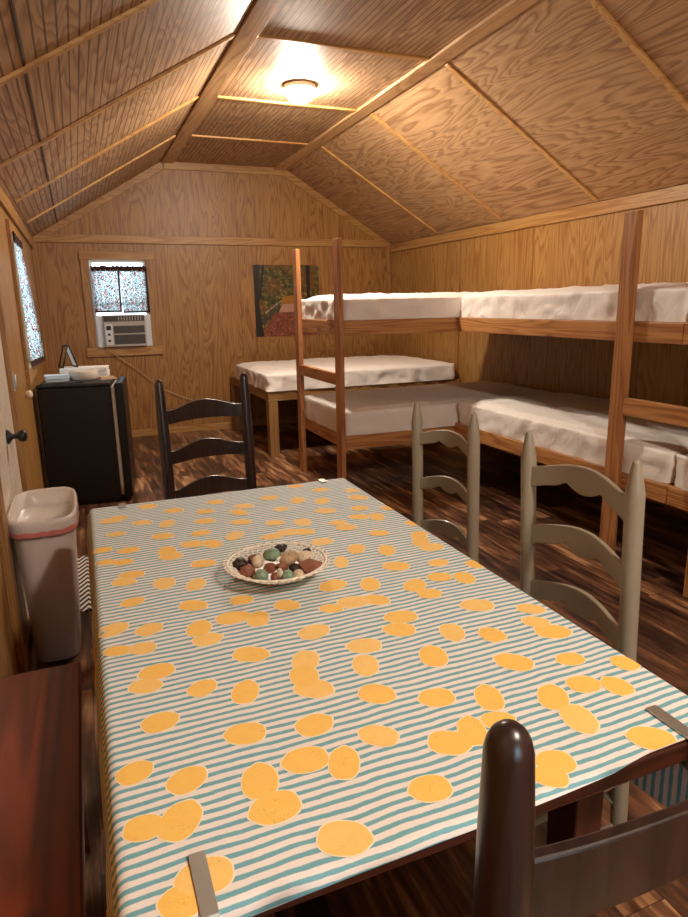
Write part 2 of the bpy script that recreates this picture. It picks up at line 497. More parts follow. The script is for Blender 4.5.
# back wall: belt board, rake boards, ridge board, baseboard, corner strips
mb = MB(); mb.box(.02, W - .02, -.02, 0, HW - .035, HW + .045); trim(mb, M_trim_x)
mb = MB(); mb.prism([(.03, 0, HW + .02), (XL, 0, HC), (XL + .02, 0, HC - .075), (.16, 0, HW + .02)], (0, -.018, 0)); trim(mb, M_trim_x)
mb = MB(); mb.prism([(W - .03, 0, HW + .02), (XR, 0, HC), (XR - .02, 0, HC - .075), (W - .16, 0, HW + .02)], (0, -.018, 0)); trim(mb, M_trim_x)
mb = MB(); mb.box(XL + .02, XR - .02, -.018, 0, HC - .075, HC); trim(mb, M_trim_x)
mb = MB(); mb.box(W - .055, W, -.018, 0, 0, HW - .035); trim(mb, M_trim_z)
mb = MB(); mb.box(0, .05, -.018, 0, 0, HW - .035); trim(mb, M_trim_z)
mb = MB(); mb.box(W - .018, W, -1.59, -1.51, .08, HW - .1); trim(mb, M_trim_z)
mb = MB(); mb.box(0, W, -.02, 0, 0, .075); struct(mb.obj('baseboard_back', M_trim_x, bevel=.003))
mb = MB(); mb.box(0, .02, YF, -3.86, 0, .075); struct(mb.obj('baseboard_left', M_trim_y, bevel=.003))
mb = MB(); mb.box(W - .02, W, YF, -.02, 0, .075); struct(mb.obj('baseboard_right', M_trim_y, bevel=.003))

# windows ------------------------------------------------------------
def window(name, ax, op, base=0, s=1):
    a0, a1, z0, z1 = op
    sgn = 1 if ax == 'x' else -1
    def bx(mb, p0, p1, d0, d1, q0, q1):      # d: depth into wall (positive = outwards)
        if ax == 'x': mb.box(p0, p1, *sorted((base + s * d0, base + s * d1)), q0, q1)
        else: mb.box(-d1, -d0, p0, p1, q0, q1)
    mb = MB()
    for (p0, p1, q0, q1) in ((a0, a0 + .03, z0, z1), (a1 - .03, a1, z0, z1), (a0 + .03, a1 - .03, z0, z0 + .03), (a0 + .03, a1 - .03, z1 - .03, z1)):
        bx(mb, p0, p1, .03, .075, q0, q1)
    win = struct(mb.obj(name, M_alu, bevel=.003))
    mb = MB(); bx(mb, a0 + .03, a1 - .03, .05, .055, z0 + .03, z1 - .03); mb.obj('glass_pane', M_glass, win)
    mb = MB(); zm = (z0 + z1) / 2 + .0; bx(mb, a0 + .03, a1 - .03, .035, .07, zm - .018, zm + .018); mb.obj('meeting_rail', M_alu, win, bevel=.003)
    c = .082
    mv, mh = M_trim_z, (M_trim_x if ax == 'x' else M_trim_y)
    mb = MB(); bx(mb, a0 - c, a0, -.02, 0, z0, z1); mb.obj('casing', mv, win, bevel=.003)
    mb = MB(); bx(mb, a1, a1 + c, -.02, 0, z0, z1); mb.obj('casing', mv, win, bevel=.003)
    mb = MB(); bx(mb, a0 - c - .005, a1 + c + .005, -.022, 0, z1, z1 + c); mb.obj('head_casing', mh, win, bevel=.003)
    mb = MB(); bx(mb, a0 - c - .03, a1 + c + .03, -.026, 0, z0 - .095, z0); mb.obj('sill_casing', mh, win, bevel=.003)
    return win
window('window_1', 'x', BW)
window('window_2', 'y', LW)
window('window_3', 'x', FW, YF, -1)

# door in the left wall ----------------------------------------------
mb = MB(); mb.box(-.03, .003, -4.85, -3.985, .012, 1.99)
door = struct(mb.obj('door_1', M_door, bevel=.003))
mb = MB()
for k in range(7):
    y = -4.78 + k * .112
    mb.box(.0032, .005, y, y + .098, .08, 1.93)
mb.obj('beaded_panel', M_door, door, bevel=.003)
Mx = Matrix.Rotation(R(90), 4, 'Y')
mb = MB(); mb.lathe([(.030, .0055), (.032, .012), (.012, .028), (.011, .045), (.022, .052), (.028, .066), (.024, .080), (.008, .086)], 20, (0, -4.33, .862), M=Mx)
mb.obj('door_knob', M_blackmat, door)
mb = MB(); mb.box(0, .024, -3.975, -3.86, 0, 2.0); struct(mb.obj('trim_40', M_trim_z, bevel=.003))
mb = MB(); mb.box(0, .024, -4.96, -4.865, 0, 2.0); struct(mb.obj('trim_41', M_trim_z, bevel=.003))

# ------------------------------------------------------------------ ceiling lamps
def lamp(loc, mat, label):
    t = thing('ceiling_lamp', label, 'lamp', loc)
    mb = MB(); mb.lathe([(.104, 0), (.112, -.012), (.113, -.030), (.106, -.034)], 32); mb.obj('canopy', M_door, t)
    mb = MB(); mb.lathe([(.106, -.034), (.105, -.042), (.100, -.056), (.091, -.074), (.072, -.093), (.045, -.106), (.012, -.111)], 32); mb.obj('glass_shade', mat, t)
    mb = MB(); mb.lathe([(.010, -.110), (.007, -.117), (.003, -.121)], 12); mb.obj('finial', M_brass, t)
    return t
lamp((1.945, -2.745, HC), M_lamp, 'round lit white glass lamp on the flat ceiling above the bunks')
lamp((1.58, -8.15, HC), M_lamp2, 'second round lit glass ceiling lamp behind the dining table end')

# ------------------------------------------------------------------ beds
def mattress(name, label, x0, x1, y0, y1, z0, z1, group, seed, amp=1.0, drop=.0):
    cx, cy_ = (x0 + x1) / 2, (y0 + y1) / 2
    t = thing(name, label, 'mattress', (cx, cy_, z0), 0, group)
    hx, hy, hz = (x1 - x0) / 2, (y1 - y0) / 2, (z1 - z0)
    mb = MB(); mb.box(-hx + .03, hx - .03, -hy + .03, hy - .03, .01, hz - .03)
    mb.obj('mattress_core', M_white, t, bevel=.02)
    nx, ny, nz = int(hx * 2 / .028), int(hy * 2 / .028), 9
    r = .045
    d = {}; vs = []; fs = []
    def vid(i, j, k):
        key = (i, j, k)
        if key not in d:
            p = Vector((-hx + 2 * hx * i / nx, -hy + 2 * hy * j / ny, hz * k / nz))
            q = Vector((max(-hx + r, min(hx - r, p.x)), max(-hy + r, min(hy - r, p.y)), max(0, min(hz - r, p.z))))
            dd = p - q
            nrm = dd.normalized() if dd.length > 1e-6 else Vector((0, 0, 1))
            if dd.length > 1e-6:
                p = q + nrm * min(r, max(abs(dd.x), abs(dd.y), abs(dd.z)))
            s = Vector((cx + seed, cy_, 0)) + p
            top = max(0, nrm.z)
            # diagonal pull wrinkles on the sides, soft waves on top
            w1 = noise.noise(Vector((s.x * 9, s.y * 9, s.z * 5)))
            w2 = noise.noise(Vector(((s.x + s.y) * 14 + s.z * 9, (s.x - s.y) * 3, s.z * 12)))
            w3 = abs(noise.noise(Vector((s.x * 4.1, s.y * 4.1, s.z * 9 + 3))))
            cr = max(0, 1 - abs(noise.noise(Vector((s.x * 5.5 + s.z * 4, s.y * 5.5 - s.z * 4, s.z * 3 + 7)))) * 3.2) ** 3
            cr2 = max(0, 1 - abs(noise.noise(Vector((s.x * 3 + s.y * 2, s.y * 3.2 - s.x, 11)))) * 5) ** 3
            e = (1 - top) * (w1 * .009 + w2 * .010 - w3 * .008 + cr * .009) + top * cr2 * .006 + top * (w1 * .004 + noise.noise(s * 2.3) * .006 + w2 * .003)
            p = p + nrm * (e * amp)
            if top > .5:
                # top slumps a bit at the corners
                cxn, cyn = abs(p.x) / hx, abs(p.y) / hy
                p.z -= .022 * amp * max(0, cxn ** 8 + cyn ** 8 - .2)
            if k == 0: p.z = .002
            d[key] = len(vs); vs.append(p)
        return d[key]
    for j in range(ny):
        for i in range(nx): fs.append((vid(i, j, nz), vid(i + 1, j, nz), vid(i + 1, j + 1, nz), vid(i, j + 1, nz)))
    for k in range(nz):
        for i in range(nx):
            fs.append((vid(i, 0, k), vid(i + 1, 0, k), vid(i + 1, 0, k + 1), vid(i, 0, k + 1)))
            fs.append((vid(i + 1, ny, k), vid(i, ny, k), vid(i, ny, k + 1), vid(i + 1, ny, k + 1)))
        for j in range(ny):
            fs.append((vid(0, j + 1, k), vid(0, j, k), vid(0, j, k + 1), vid(0, j + 1, k + 1)))
            fs.append((vid(nx, j, k), vid(nx, j + 1, k), vid(nx, j + 1, k + 1), vid(nx, j, k + 1)))
    mb = MB(); mb.add(vs, fs, 0, True)
    mb.obj('fitted_sheet', M_sheet, t)
    return t

ZU0, ZU1 = 1.185, 1.285      # upper rails
ZL0, ZL1 = .375, .470        # lower rails
XB = 2.945                   # front face of the beds along the right wall
XW = W - .022
YA0, YA1 = -3.235, -2.245    # the cross-wise bunk
XA = 2.005

def bar(name, mat, par, x0, x1, y0, y1, z0, z1, bv=.004):
    mb = MB(); mb.box(x0, x1, y0, y1, z0, z1)
    return mb.obj(name, mat, par, bevel=bv)

# bunk A : runs across the room, open end towards the window
A = thing('bunk_bed', 'pine bunk bed running across the room with tall end posts by the picture', 'bunk bed', (0, 0, 0), 0, 'built-in pine bunk beds')
bar('post', M_lum_z, A, XA, XA + .038, YA0, YA0 + .089, 0, 1.828)
bar('post', M_lum_z, A, XA, XA + .038, YA1 - .089, YA1, 0, 1.828)
for z0, z1 in ((ZU0, ZU1), (ZL0, ZL1)):
    bar('end_rail', M_lum_y, A, XA + .039, XA + .077, YA0 + .04, YA1 - .04, z0, z1)
    bar('side_rail', M_lum_x, A, XA + .039, XB - .002, YA0, YA0 + .038, z0, z1)
    bar('side_rail', M_lum_x, A, XA + .039, XW, YA1 - .038, YA1, z0, z1)
    bar('bed_deck', M_deck, A, XA + .078, XW, YA0 + .039, YA1 - .039, z1 - .016, z1 - .001, 0)
bar('end_rung', M_lum_y, A, XA + .002, XA + .036, YA0 + .09, YA1 - .09, .835, .918)
mattress('mattress', 'white sheeted mattress on the upper deck of the crosswise bunk', XA + .042, XW - .01, YA0 + .012, YA1 - .005, ZU1, 1.463, 'white sheeted bunk mattresses', 1.7, 1.3)
mattress('mattress', 'white sheeted mattress on the lower deck of the crosswise bunk', XA + .042, XW - .01, YA0 + .012, YA1 - .005, ZL1, .672, 'white sheeted bunk mattresses', 5.1)

# bunk B : along the right wall, with the ladder
YB0, YB1 = -5.20, YA0 - .004
B = thing('bunk_bed', 'pine bunk bed along the right wall behind the grey chairs, with ladder posts', 'bunk bed', (0, 0, 0), 0, 'built-in pine bunk beds')
for z0, z1 in ((ZU0, ZU1), (ZL0 + .03, ZL1 + .03)):
    bar('side_rail', M_lum_y, B, XB, XB + .038, YB0, YB1, z0, z1)
    bar('bed_deck', M_deck, B, XB + .039, XW, YB0, YB1, z1 - .016, z1 - .001, 0)
    bar('wall_rail', M_lum_y, B, XW - .04, XW, YB0, YB1, z0, z1 - .017)
    bar('end_rail', M_lum_x, B, XB + .039, XW - .041, YB1 - .038, YB1, z0, z1 - .017)
bar('post', M_lum_z, B, XB - .039, XB - .001, -4.915, -4.826, 0, 1.815)
mattress('mattress', 'white sheeted mattress on the upper right wall bunk, left of the tall post', XB + .01, XW - .01, YB0 + .01, YB1 - .005, ZU1, 1.468, 'white sheeted bunk mattresses', 9.3, 1.1)
mattress('mattress', 'white sheeted mattress on the lower right wall bunk behind the grey chairs', XB + .01, XW - .01, YB0 + .01, YB1 - .005, ZL1 + .03, .690, 'white sheeted bunk mattresses', 14.9, 1.1)

# bunk C : continues along the right wall towards the viewer
YC0, YC1 = -7.15, YB0 - .006
Cb = thing('bunk_bed', 'pine bunk bed on the right wall cut off by the right picture edge', 'bunk bed', (0, 0, 0), 0, 'built-in pine bunk beds')
for z0, z1 in ((ZU0, ZU1), (ZL0 + .03, ZL1 + .03)):
    bar('side_rail', M_lum_y, Cb, XB, XB + .038, YC0, YC1, z0, z1)
    bar('bed_deck', M_deck, Cb, XB + .039, XW, YC0, YC1, z1 - .016, z1 - .001, 0)
    bar('wall_rail', M_lum_y, Cb, XW - .04, XW, YC0, YC1, z0, z1 - .017)
bar('post', M_lum_z, Cb, XB - .039, XB - .001, -5.475, -5.386, 0, 1.815)
bar('post', M_lum_z, Cb, XB - .039, XB - .001, -7.10, -7.01, 0, 1.815)
bar('ladder_rung', M_lum_y, Cb, XB - .037, XB - .003, -5.385, -4.917, .812, .903)
mattress('mattress', 'white sheeted upper mattress at the right picture edge, right of the tall post', XB + .01, XW - .01, YC0 + .01, YC1 - .008, ZU1, 1.468, 'white sheeted bunk mattresses', 21.3, 1.1)
mattress('mattress', 'crumpled white sheeted lower mattress at the right picture edge, right of the ladder post', XB + .01, XW - .01, YC0 + .01, YC1 - .008, ZL1 + .03, .690, 'white sheeted bunk mattresses', 27.7, 1.2)

# low double bed along the back wall
S = thing('platform_bed', 'low pale pine platform bed with square legs against the back wall', 'bed', (0, 0, 0))
SX0, SY0, SY1 = 1.91, -1.67, -.06
for (x, y) in ((SX0, SY0), (SX0, SY1 - .09), (XW - .09, SY0), (XW - .09, SY1 - .09)):
    bar('leg', M_lumL_z, S, x, x + .09, y, y + .09, 0, .529)
bar('side_rail', M_lumL_x, S, SX0, XW, SY0, SY0 + .04, .530, .620)
bar('side_rail', M_lumL_x, S, SX0, XW, SY1 - .04, SY1, .530, .620)
bar('end_rail', M_lumL_y, S, SX0, SX0 + .04, SY0 + .041, SY1 - .041, .530, .620)
bar('bed_deck', M_deck, S, SX0 + .041, XW, SY0 + .041, SY1 - .041, .603, .619, 0)
mattress('mattress', 'white sheeted double mattress on the low bed against the back wall', SX0 + .0, XW - .06, SY0 - .01, SY1 - .30, .621, .802, 'white sheeted bunk mattresses', 33.0, 1.2)

# ------------------------------------------------------------------ picture on the back wall
def picture():
    fol = NT('picture_foliage'); co = fol.co()
    n = fol.noise(co, 22, 5, .65); n2 = fol.noise(co, 5, 2)
    c = fol.ramp(n, [(.3, srgb(18, 20, 12)), (.48, srgb(62, 66, 30)), (.6, srgb(112, 96, 44)), (.7, srgb(176, 170, 130))])
    c = fol.mix(fol.ramp(n2, [(.45, 0), (.6, .6)]), c, srgb(112, 66, 22)); fol.bsdf(c, .35)
    lf = NT('picture_fallen_leaves'); n = lf.noise(lf.co(), 60, 4, .7)
    lf.bsdf(lf.ramp(n, [(.35, srgb(74, 34, 22)), (.55, srgb(130, 70, 48)), (.7, srgb(176, 120, 92))]), .35)
    pth = flat('picture_boardwalk', srgb(172, 132, 112), .35, var=.12, scale=30)
    trk = flat('picture_tree_trunk', srgb(26, 20, 18), .4, var=.3)
    rail = flat('picture_railing', srgb(60, 52, 46), .4)
    railh = flat('picture_railing_top', srgb(150, 136, 118), .4)
    gold = flat('picture_autumn_leaves', srgb(150, 104, 30), .4, var=.4, scale=40)
    x0, x1, z0, z1 = 2.253, 3.04, 1.045, 1.847
    mb = MB(); mb.box(x0, x1, -.008, -.001, z0, z1, 0)
    def P(u, v, k): return (x0 + (x1 - x0) * u, -.008 - .0004 * k, z0 + (z1 - z0) * (1 - v))
    def poly(pts, mi, k): mb.prism([P(u, v, k) for u, v in pts], (0, -.0003, 0), mi)
    poly([(.05, 1), (.30, .66), (1, .66), (1, 1)], 1, 1)
    poly([(.36, .66), (.42, .545), (.72, .545), (.80, .66)], 2, 2)
    poly([(.40, .545), (.42, .44), (.62, .42), (.70, .545)], 6, 2)
    poly([(0, 0), (.10, 0), (.06, .5), (.12, 1), (0, 1)], 3, 3)
    poly([(.13, 0), (.17, 0), (.10, .45), (.05, .52)], 3, 3)
    poly([(.80, 0), (.86, 0), (.85, .5), (.80, .5)], 3, 3)
    poly([(.14, .66), (.40, .49), (.41, .505), (.15, .685)], 5, 4)
    poly([(.10, .80), (.38, .555), (.385, .57), (.11, .825)], 4, 4)
    for u, v0, v1 in ((.13, .66, .84), (.22, .61, .76), (.29, .57, .69), (.35, .53, .62)):
        poly([(u, v0), (u + .018, v0), (u + .014, v1), (u - .004, v1)], 4, 5)
    o = mb.obj('wall_picture', [fol.m, lf.m, pth, trk, rail, railh, gold])
    tag(o, 'unframed autumn forest boardwalk picture on the back wall behind the bunk posts', 'picture')
picture()

# ------------------------------------------------------------------ air conditioner in the back window
def ac():
    t = thing('air_conditioner', 'grey window air conditioner under the short curtains in the back window', 'air conditioner', (.81, 0, .994))
    mb = MB(); mb.box(-.215, .215, -.075, .26, .004, .335); mb.obj('housing', M_ac, t, bevel=.008)
    mb = MB(); mb.box(-.205, .205, -.081, -.0755, .268, .325); ao = mb.obj('air_outlet', M_acd, t, bevel=.002)
    mb = MB()
    for k in range(9): mb.box(-.06 + k * .028, -.052 + k * .028, -.085, -.0812, .275, .318)
    mb.obj('outlet_louver', M_ac, ao)
    mb = MB(); mb.box(-.115, .2, -.081, -.0755, .145, .222); mb.obj('grille', M_acd, t, bevel=.002)
    mb = MB(); mb.box(-.115, .2, -.081, -.0755, .03, .13); mb.obj('grille', M_acd, t, bevel=.002)
    mb = MB(); mb.box(-.2, -.128, -.082, -.0755, .025, .24); cp = mb.obj('control_panel', M_alu, t, bevel=.003)
    mb = MB(); mb.box(-.188, -.14, -.084, -.0821, .18, .225); mb.obj('display', M_blackmat, cp)
    My = Matrix.Rotation(R(90), 4, 'X')
    for z in (.135, .07):
        mb = MB(); mb.lathe([(.014, .0), (.014, .006), (.011, .012)], 16, (-.164, -.0822, z), M=My); mb.obj('knob', M_acd, cp)
    for s in (-1, 1):
        mb = MB(); mb.box(.2165 * s if s > 0 else -.278, .278 if s > 0 else -.2165, -.02, .02, .0, .33)
        for k in range(4):
            x = .2165 + .015 * k
            mb.box(s * x if s > 0 else -(x + .006), (x + .006) if s > 0 else -x, -.026, -.0201, .0, .33)
        mb.obj('side_panel', M_alu, t)
    return t
ac()
pts = []
A_ = [(.612, -.088, .996), (.618, -.07, .975), (.70, -.035, .90), (.86, -.03, .775), (1.02, -.03, .63), (1.18, -.03, .50), (1.36, -.03, .41), (1.55, -.03, .335), (1.70, -.03, .30)]
mb = MB(); mb.tube(A_, .004, 8)
tag(mb.obj('power_cord', M_cord), 'beige power cord sagging across the back wall from the air conditioner', 'cord')

# ------------------------------------------------------------------ curtains
def curtain(label, p0, p1, out, ztop, zbot, flare, seed, group=None, dark_side=0, near=1.0):
    """panel hung between p0 and p1 (xy); out = direction into the room"""
    p0 = Vector((p0[0], p0[1], 0)); p1 = Vector((p1[0], p1[1], 0)); out = Vector((out[0], out[1], 0))
    L = (p1 - p0).length
    t = thing('window_curtain', label, 'curtain', (0, 0, 0), 0, group)
    nf = 5
    def fn(u, v, k=0.0):
        a = v * flare * (near + (1 - near) * u)
        amp = (.006 + .012 * v) * (1.0 if near == 1.0 else .25 + .75 * u)
        ph = seed + u * nf * 2 * pi + .6 * sin(3 * v + seed)
        o = (.022 if near == 1.0 else .012) + a + amp * sin(ph) + k
        q = p0.lerp(p1, u) + (p1 - p0) * (.02 * sin(4 * u + seed) * v)
        return Vector((q.x, q.y, ztop + (zbot - ztop) * v)) + out * o
    mb = MB(); mb.grid(fn, ls(0, 1, 61), ls(0, 1, 16)); cl = mb.obj('cloth', M_curt, t, fix=False)
    mb = MB(); mb.grid(lambda u, v: fn(u, .965 + .05 * v, .002), ls(0, 1, 61), ls(0, 1, 3)); mb.obj('hem', M_ruffle, cl, fix=False)
    def rf(u, v):
        p = fn(u, 0, .006)
        p.z = ztop - .012 + .052 * v + (v ** 2) * .012 * noise.noise(Vector((u * 14, seed, 0)))
        p += out * (.006 * sin(u * 70 + seed))
        return p
    mb = MB(); mb.grid(rf, ls(0, 1, 81), ls(0, 1, 6)); mb.obj('ruffle', M_ruffle, cl, fix=False)
    if dark_side:
        u0, u1 = (.93, 1.0) if dark_side > 0 else (0.0, .05)
        mb = MB(); mb.grid(lambda u, v: fn(u, v, .003), ls(u0, u1, 6), ls(0, 1, 16)); mb.obj('side_hem', M_ruffle, cl, fix=False)
    return t
curtain('left short confetti print curtain in the back window above the air conditioner', (.53, -.03), (.806, -.03), (0, -1), 1.785, 1.362, .012, .4, 'back window curtains', 1)
curtain('right short confetti print curtain in the back window above the air conditioner', (.803, -.035), (1.085, -.03), (0, -1), 1.785, 1.352, .012, 2.1, 'back window curtains', 1)
mb = MB(); mb.tube([(.522, -.047, 1.785), (1.08, -.047, 1.785)], .006, 8)
tag(mb.obj('curtain_rod', M_alu), 'thin white curtain rod across the back window behind the ruffle', 'curtain rod')
curtain('long pink confetti print curtain flaring out from the left wall window above the fridge', (.014, LW[0] - .05), (.014, LW[1] - .01), (1, 0), 1.83, 1.045, .06, 1.2, near=.1)

# ------------------------------------------------------------------ fridge and the things on it
fr = thing('mini_fridge', 'black mini fridge with its door facing right, against the left wall', 'fridge', (.03, -2.50, 0), R(-7))
FH = .885
mb = MB(); mb.box(0, .485, 0, .50, .02, FH - .022); mb.obj('cabinet', M_black, fr, bevel=.01)
mb = MB(); mb.box(-.003, .49, -.003, .503, FH - .021, FH); mb.obj('top_panel', M_blackmat, fr, bevel=.008)
mb = MB(); mb.box(.487, .512, .012, .488, .05, FH - .03); mb.obj('door_gasket', M_gasket, fr, bevel=.006)
mb = MB(); mb.box(.5135, .572, .0, .50, .03, FH - .005); mb.obj('door', M_black, fr, bevel=.012)
for yy in (.01, .45):
    mb = MB(); mb.box(.03, .46, yy, yy + .02, .0, .019); mb.obj('foot', M_blackmat, fr)
mb = MB(); mb.tube([(.30, .10, FH + .005), (.12, .06, FH + .006), (.03, .03, FH + .006), (-.012, .0, FH - .03), (-.022, -.004, FH - .15), (-.014, -.01, .55), (.004, -.014, .25), (.03, -.014, .03)], .005, 8)
mb.obj('power_cord', M_blackmat, fr)

def paper_stack(name, label, cat, loc, sx, sy, h, n, mat, rz):
    mb = MB(); random.seed(hash(name) % 7 + n)
    for k in range(n):
        dx, dy = random.uniform(-.006, .006), random.uniform(-.006, .006)
        mb.box(-sx / 2 + dx, sx / 2 + dx, -sy / 2 + dy, sy / 2 + dy, h * k / n + .0003, h * (k + 1) / n)
    return tag(mb.obj(name, mat, None, loc, (0, 0, rz)), label, cat)
ZT = FH + .0005
paper_stack('booklet_stack', 'small stack of pale glossy booklets at the left front of the fridge top', 'booklets', (.165, -2.225, ZT), .16, .13, .045, 6, M_book, R(4))
mb = MB(); mb.lathe([(.035, 0), (.095, 0), (.100, .006), (.100, .062), (.096, .068), (.040, .068), (.036, .06)], 40, cap=False)
tag(mb.obj('tape_roll', M_gasket, None, (.350, -2.215, ZT)), 'wide cream coloured roll lying flat on the fridge top', 'roll')
paper_stack('paper_pile', 'loose white papers piled at the back of the fridge top', 'papers', (.36, -1.995, ZT), .34, .16, .075, 9, M_white, R(-8))
mb = MB(); mb.box(-.06, .06, -.045, .045, 0, .012); mb.box(-.05, .05, -.03, .04, .0122, .02)
tag(mb.obj('leaflet', M_tan, None, (.50, -2.29, ZT), (0, 0, R(25))), 'tan leaflet on the right front corner of the fridge top', 'leaflet')
fs_ = thing('tent_card_holder', 'small black a-frame card holder standing on the papers on the fridge', 'card holder', (.245, -2.01, ZT + .077), R(20))
for sgn in (-1, 1):
    mb = MB()
    for yy in (-.045, .045): mb.tube([(sgn * .055, yy, .003), (sgn * .006, yy, .165)], .006, 8)
    mb.tube([(sgn * .055, -.045, .005), (sgn * .055, .045, .005)], .006, 8)
    mb.tube([(sgn * .006, -.045, .165), (sgn * .006, .045, .165)], .006, 8)
    mb.obj('frame', M_blackmat, fs_)
mb = MB(); mb.hexa([(.052, -.039, .012), (.010, -.039, .155), (.010, .039, .155), (.052, .039, .012)], [(.049, -.039, .012), (.007, -.039, .155), (.007, .039, .155), (.049, .039, .012)])
mb.obj('card', M_white, fs_)
# small fittings on the left wall
mb = MB(); mb.lathe([(.020, .0), (.021, .012), (.026, .02), (.024, .034), (.010, .042)], 20, (.0, 0, 0), M=Mx)
tag(mb.obj('wall_hook', M_cream, None, (.0, -3.02, .89)), 'small round cream knob on the left wall beside the door casing', 'knob')
lt = thing('door_latch', 'small metal latch plate on the casing above the black door knob', 'latch', (.024, -3.92, 1.06))
mb = MB(); mb.box(0, .004, -.02, .02, -.045, .045); mb.obj('plate', M_alu, lt, bevel=.001)
mb = MB(); mb.tube([(.009, 0, -.035), (.009, 0, .035)], .005, 10); mb.obj('bolt', M_alu, lt)

# ------------------------------------------------------------------ waste bin, rug, bench
wb = thing('waste_bin', 'tall tapered pale plastic waste bin with a liner, beside the door', 'waste bin', (.134, -4.63, 0))
def ring(ax, ay, cx, cy_, z, n=56, e=4.0, wob=0.0):
    o = []
    for k in range(n):
        a = 2 * pi * k / n
        c, s = cos(a), sin(a)
        rr = (abs(c) ** e + abs(s) ** e) ** (-1 / e)
        o.append(Vector((cx + ax * c * rr, cy_ + ay * s * rr, z + wob * sin(2 * a + .6))))
    return o
def loft(mb, rings, close_bottom=True, mi=0):
    n = len(rings[0]); vs = [p for r_ in rings for p in r_]; fs = []
    for i in range(len(rings) - 1):
        for k in range(n):
            l = (k + 1) % n
            fs.append((i * n + k, i * n + l, (i + 1) * n + l, (i + 1) * n + k))
    if close_bottom: fs.append(tuple(range(n))[::-1])
    mb.add(vs, fs, mi, True)
BH = .622
mb = MB()
loft(mb, [ring(.080, .165, -.006, .005, .0), ring(.088, .173, -.006, .005, .006), ring(.105, .215, 0, 0, .40), ring(.116, .234, .002, 0, BH - .05), ring(.118, .236, .002, 0, BH - .03),
          ring(.122, .244, .002, 0, BH - .03), ring(.124, .247, .002, 0, BH - .003), ring(.122, .243, .002, 0, BH, wob=.0), ring(.118, .236, .002, 0, BH - .004), ring(.112, .23, .002, 0, BH - .05), ring(.078, .16, -.006, .005, .02)])
mb.obj('bin_body', M_bin, wb)
mb = MB()
def lring(ax, ay, z, am, sd):
    q = ring(ax, ay, .002, 0, z, n=112)
    for i, p in enumerate(q):
        a = i / 112 * 2 * pi
        s = am * (noise.noise(Vector((cos(a) * 6, sin(a) * 6, sd))) + .5 * sin(a * 17 + sd * 3))
        p.x += .5 * s * cos(a); p.y += .5 * s * sin(a); p.z += s
    return q
loft(mb, [lring(.1275, .248, BH - .060, .004, 1), lring(.128, .2505, BH - .045, .003, 2), lring(.128, .251, BH - .008, .001, 3), lring(.124, .2455, BH + .006, .001, 3.2), lring(.114, .23, BH + .002, .001, 4), lring(.108, .224, BH - .06, .006, 5), lring(.098, .21, BH - .20, .012, 6), lring(.07, .16, BH - .38, .02, 7)], True)
ln = mb.obj('liner', M_liner, wb)
mb = MB(); q1 = lring(.1292, .2525, BH - .054, .004, 1); q2 = lring(.1294, .2527, BH - .036, .004, 1.1)
loft(mb, [q1, q2], False); mb.obj('drawstring', M_red, ln, fix=False)

mb = MB(); mb.box(.03, .95, -4.37, -3.62, .0005, .008)
tag(mb.obj('floor_mat', M_rug), 'black and white zigzag mat on the floor between bin and table', 'mat')

bn = thing('bench', 'low red-brown stained wooden bench in the lower left corner', 'bench', (0, 0, 0))
mb = MB(); mb.box(.026, .256, -7.20, -5.762, .468, .50); mb.obj('seat_board', M_bench, bn, bevel=.006)
mb = MB(); mb.box(.205, .228, -7.14, -5.82, .37, .4675); mb.obj('apron', M_bench, bn, bevel=.003)
for y in (-5.87, -7.12):
    mb = MB(); mb.box(.04, .228, y, y + .035, 0, .369); mb.obj('leg_panel', M_bench, bn, bevel=.004)

# ------------------------------------------------------------------ dining table
TX0, TX1, TY0, TY1, TZ = .327, 1.232, -6.846, -5.185, .738
tb = thing('dining_table', 'long dark red-brown dining table under the lemon tablecloth', 'table', (0, 0, 0))
mb = MB(); mb.box(TX0, TX1, TY0, TY1, TZ - .032, TZ); mb.obj('tabletop', M_tab_x, tb, bevel=.005)
for nm, q in (('apron', (.44, 1.11, -6.66, -6.638)), ('apron', (.44, 1.11, -5.40, -5.378)), ('apron', (.455, .477, -6.637, -5.401)), ('apron', (1.075, 1.097, -6.637, -5.401))):
    mb = MB(); mb.box(q[0], q[1], q[2], q[3], TZ - .12, TZ - .0325); mb.obj(nm, M_tab_x, tb, bevel=.003)
for x in (.447, 1.034):
    for y in (-6.735, -5.376):
        mb = MB(); mb.hexa([(x + .006, y + .006, 0), (x + .058, y + .006, 0), (x + .058, y + .067, 0), (x + .006, y + .067, 0)], [(x, y, TZ - .033), (x + .063, y, TZ - .033), (x + .063, y + .074, TZ - .033), (x, y + .074, TZ - .033)])
        mb.obj('leg', M_tab_z, tb, bevel=.004)

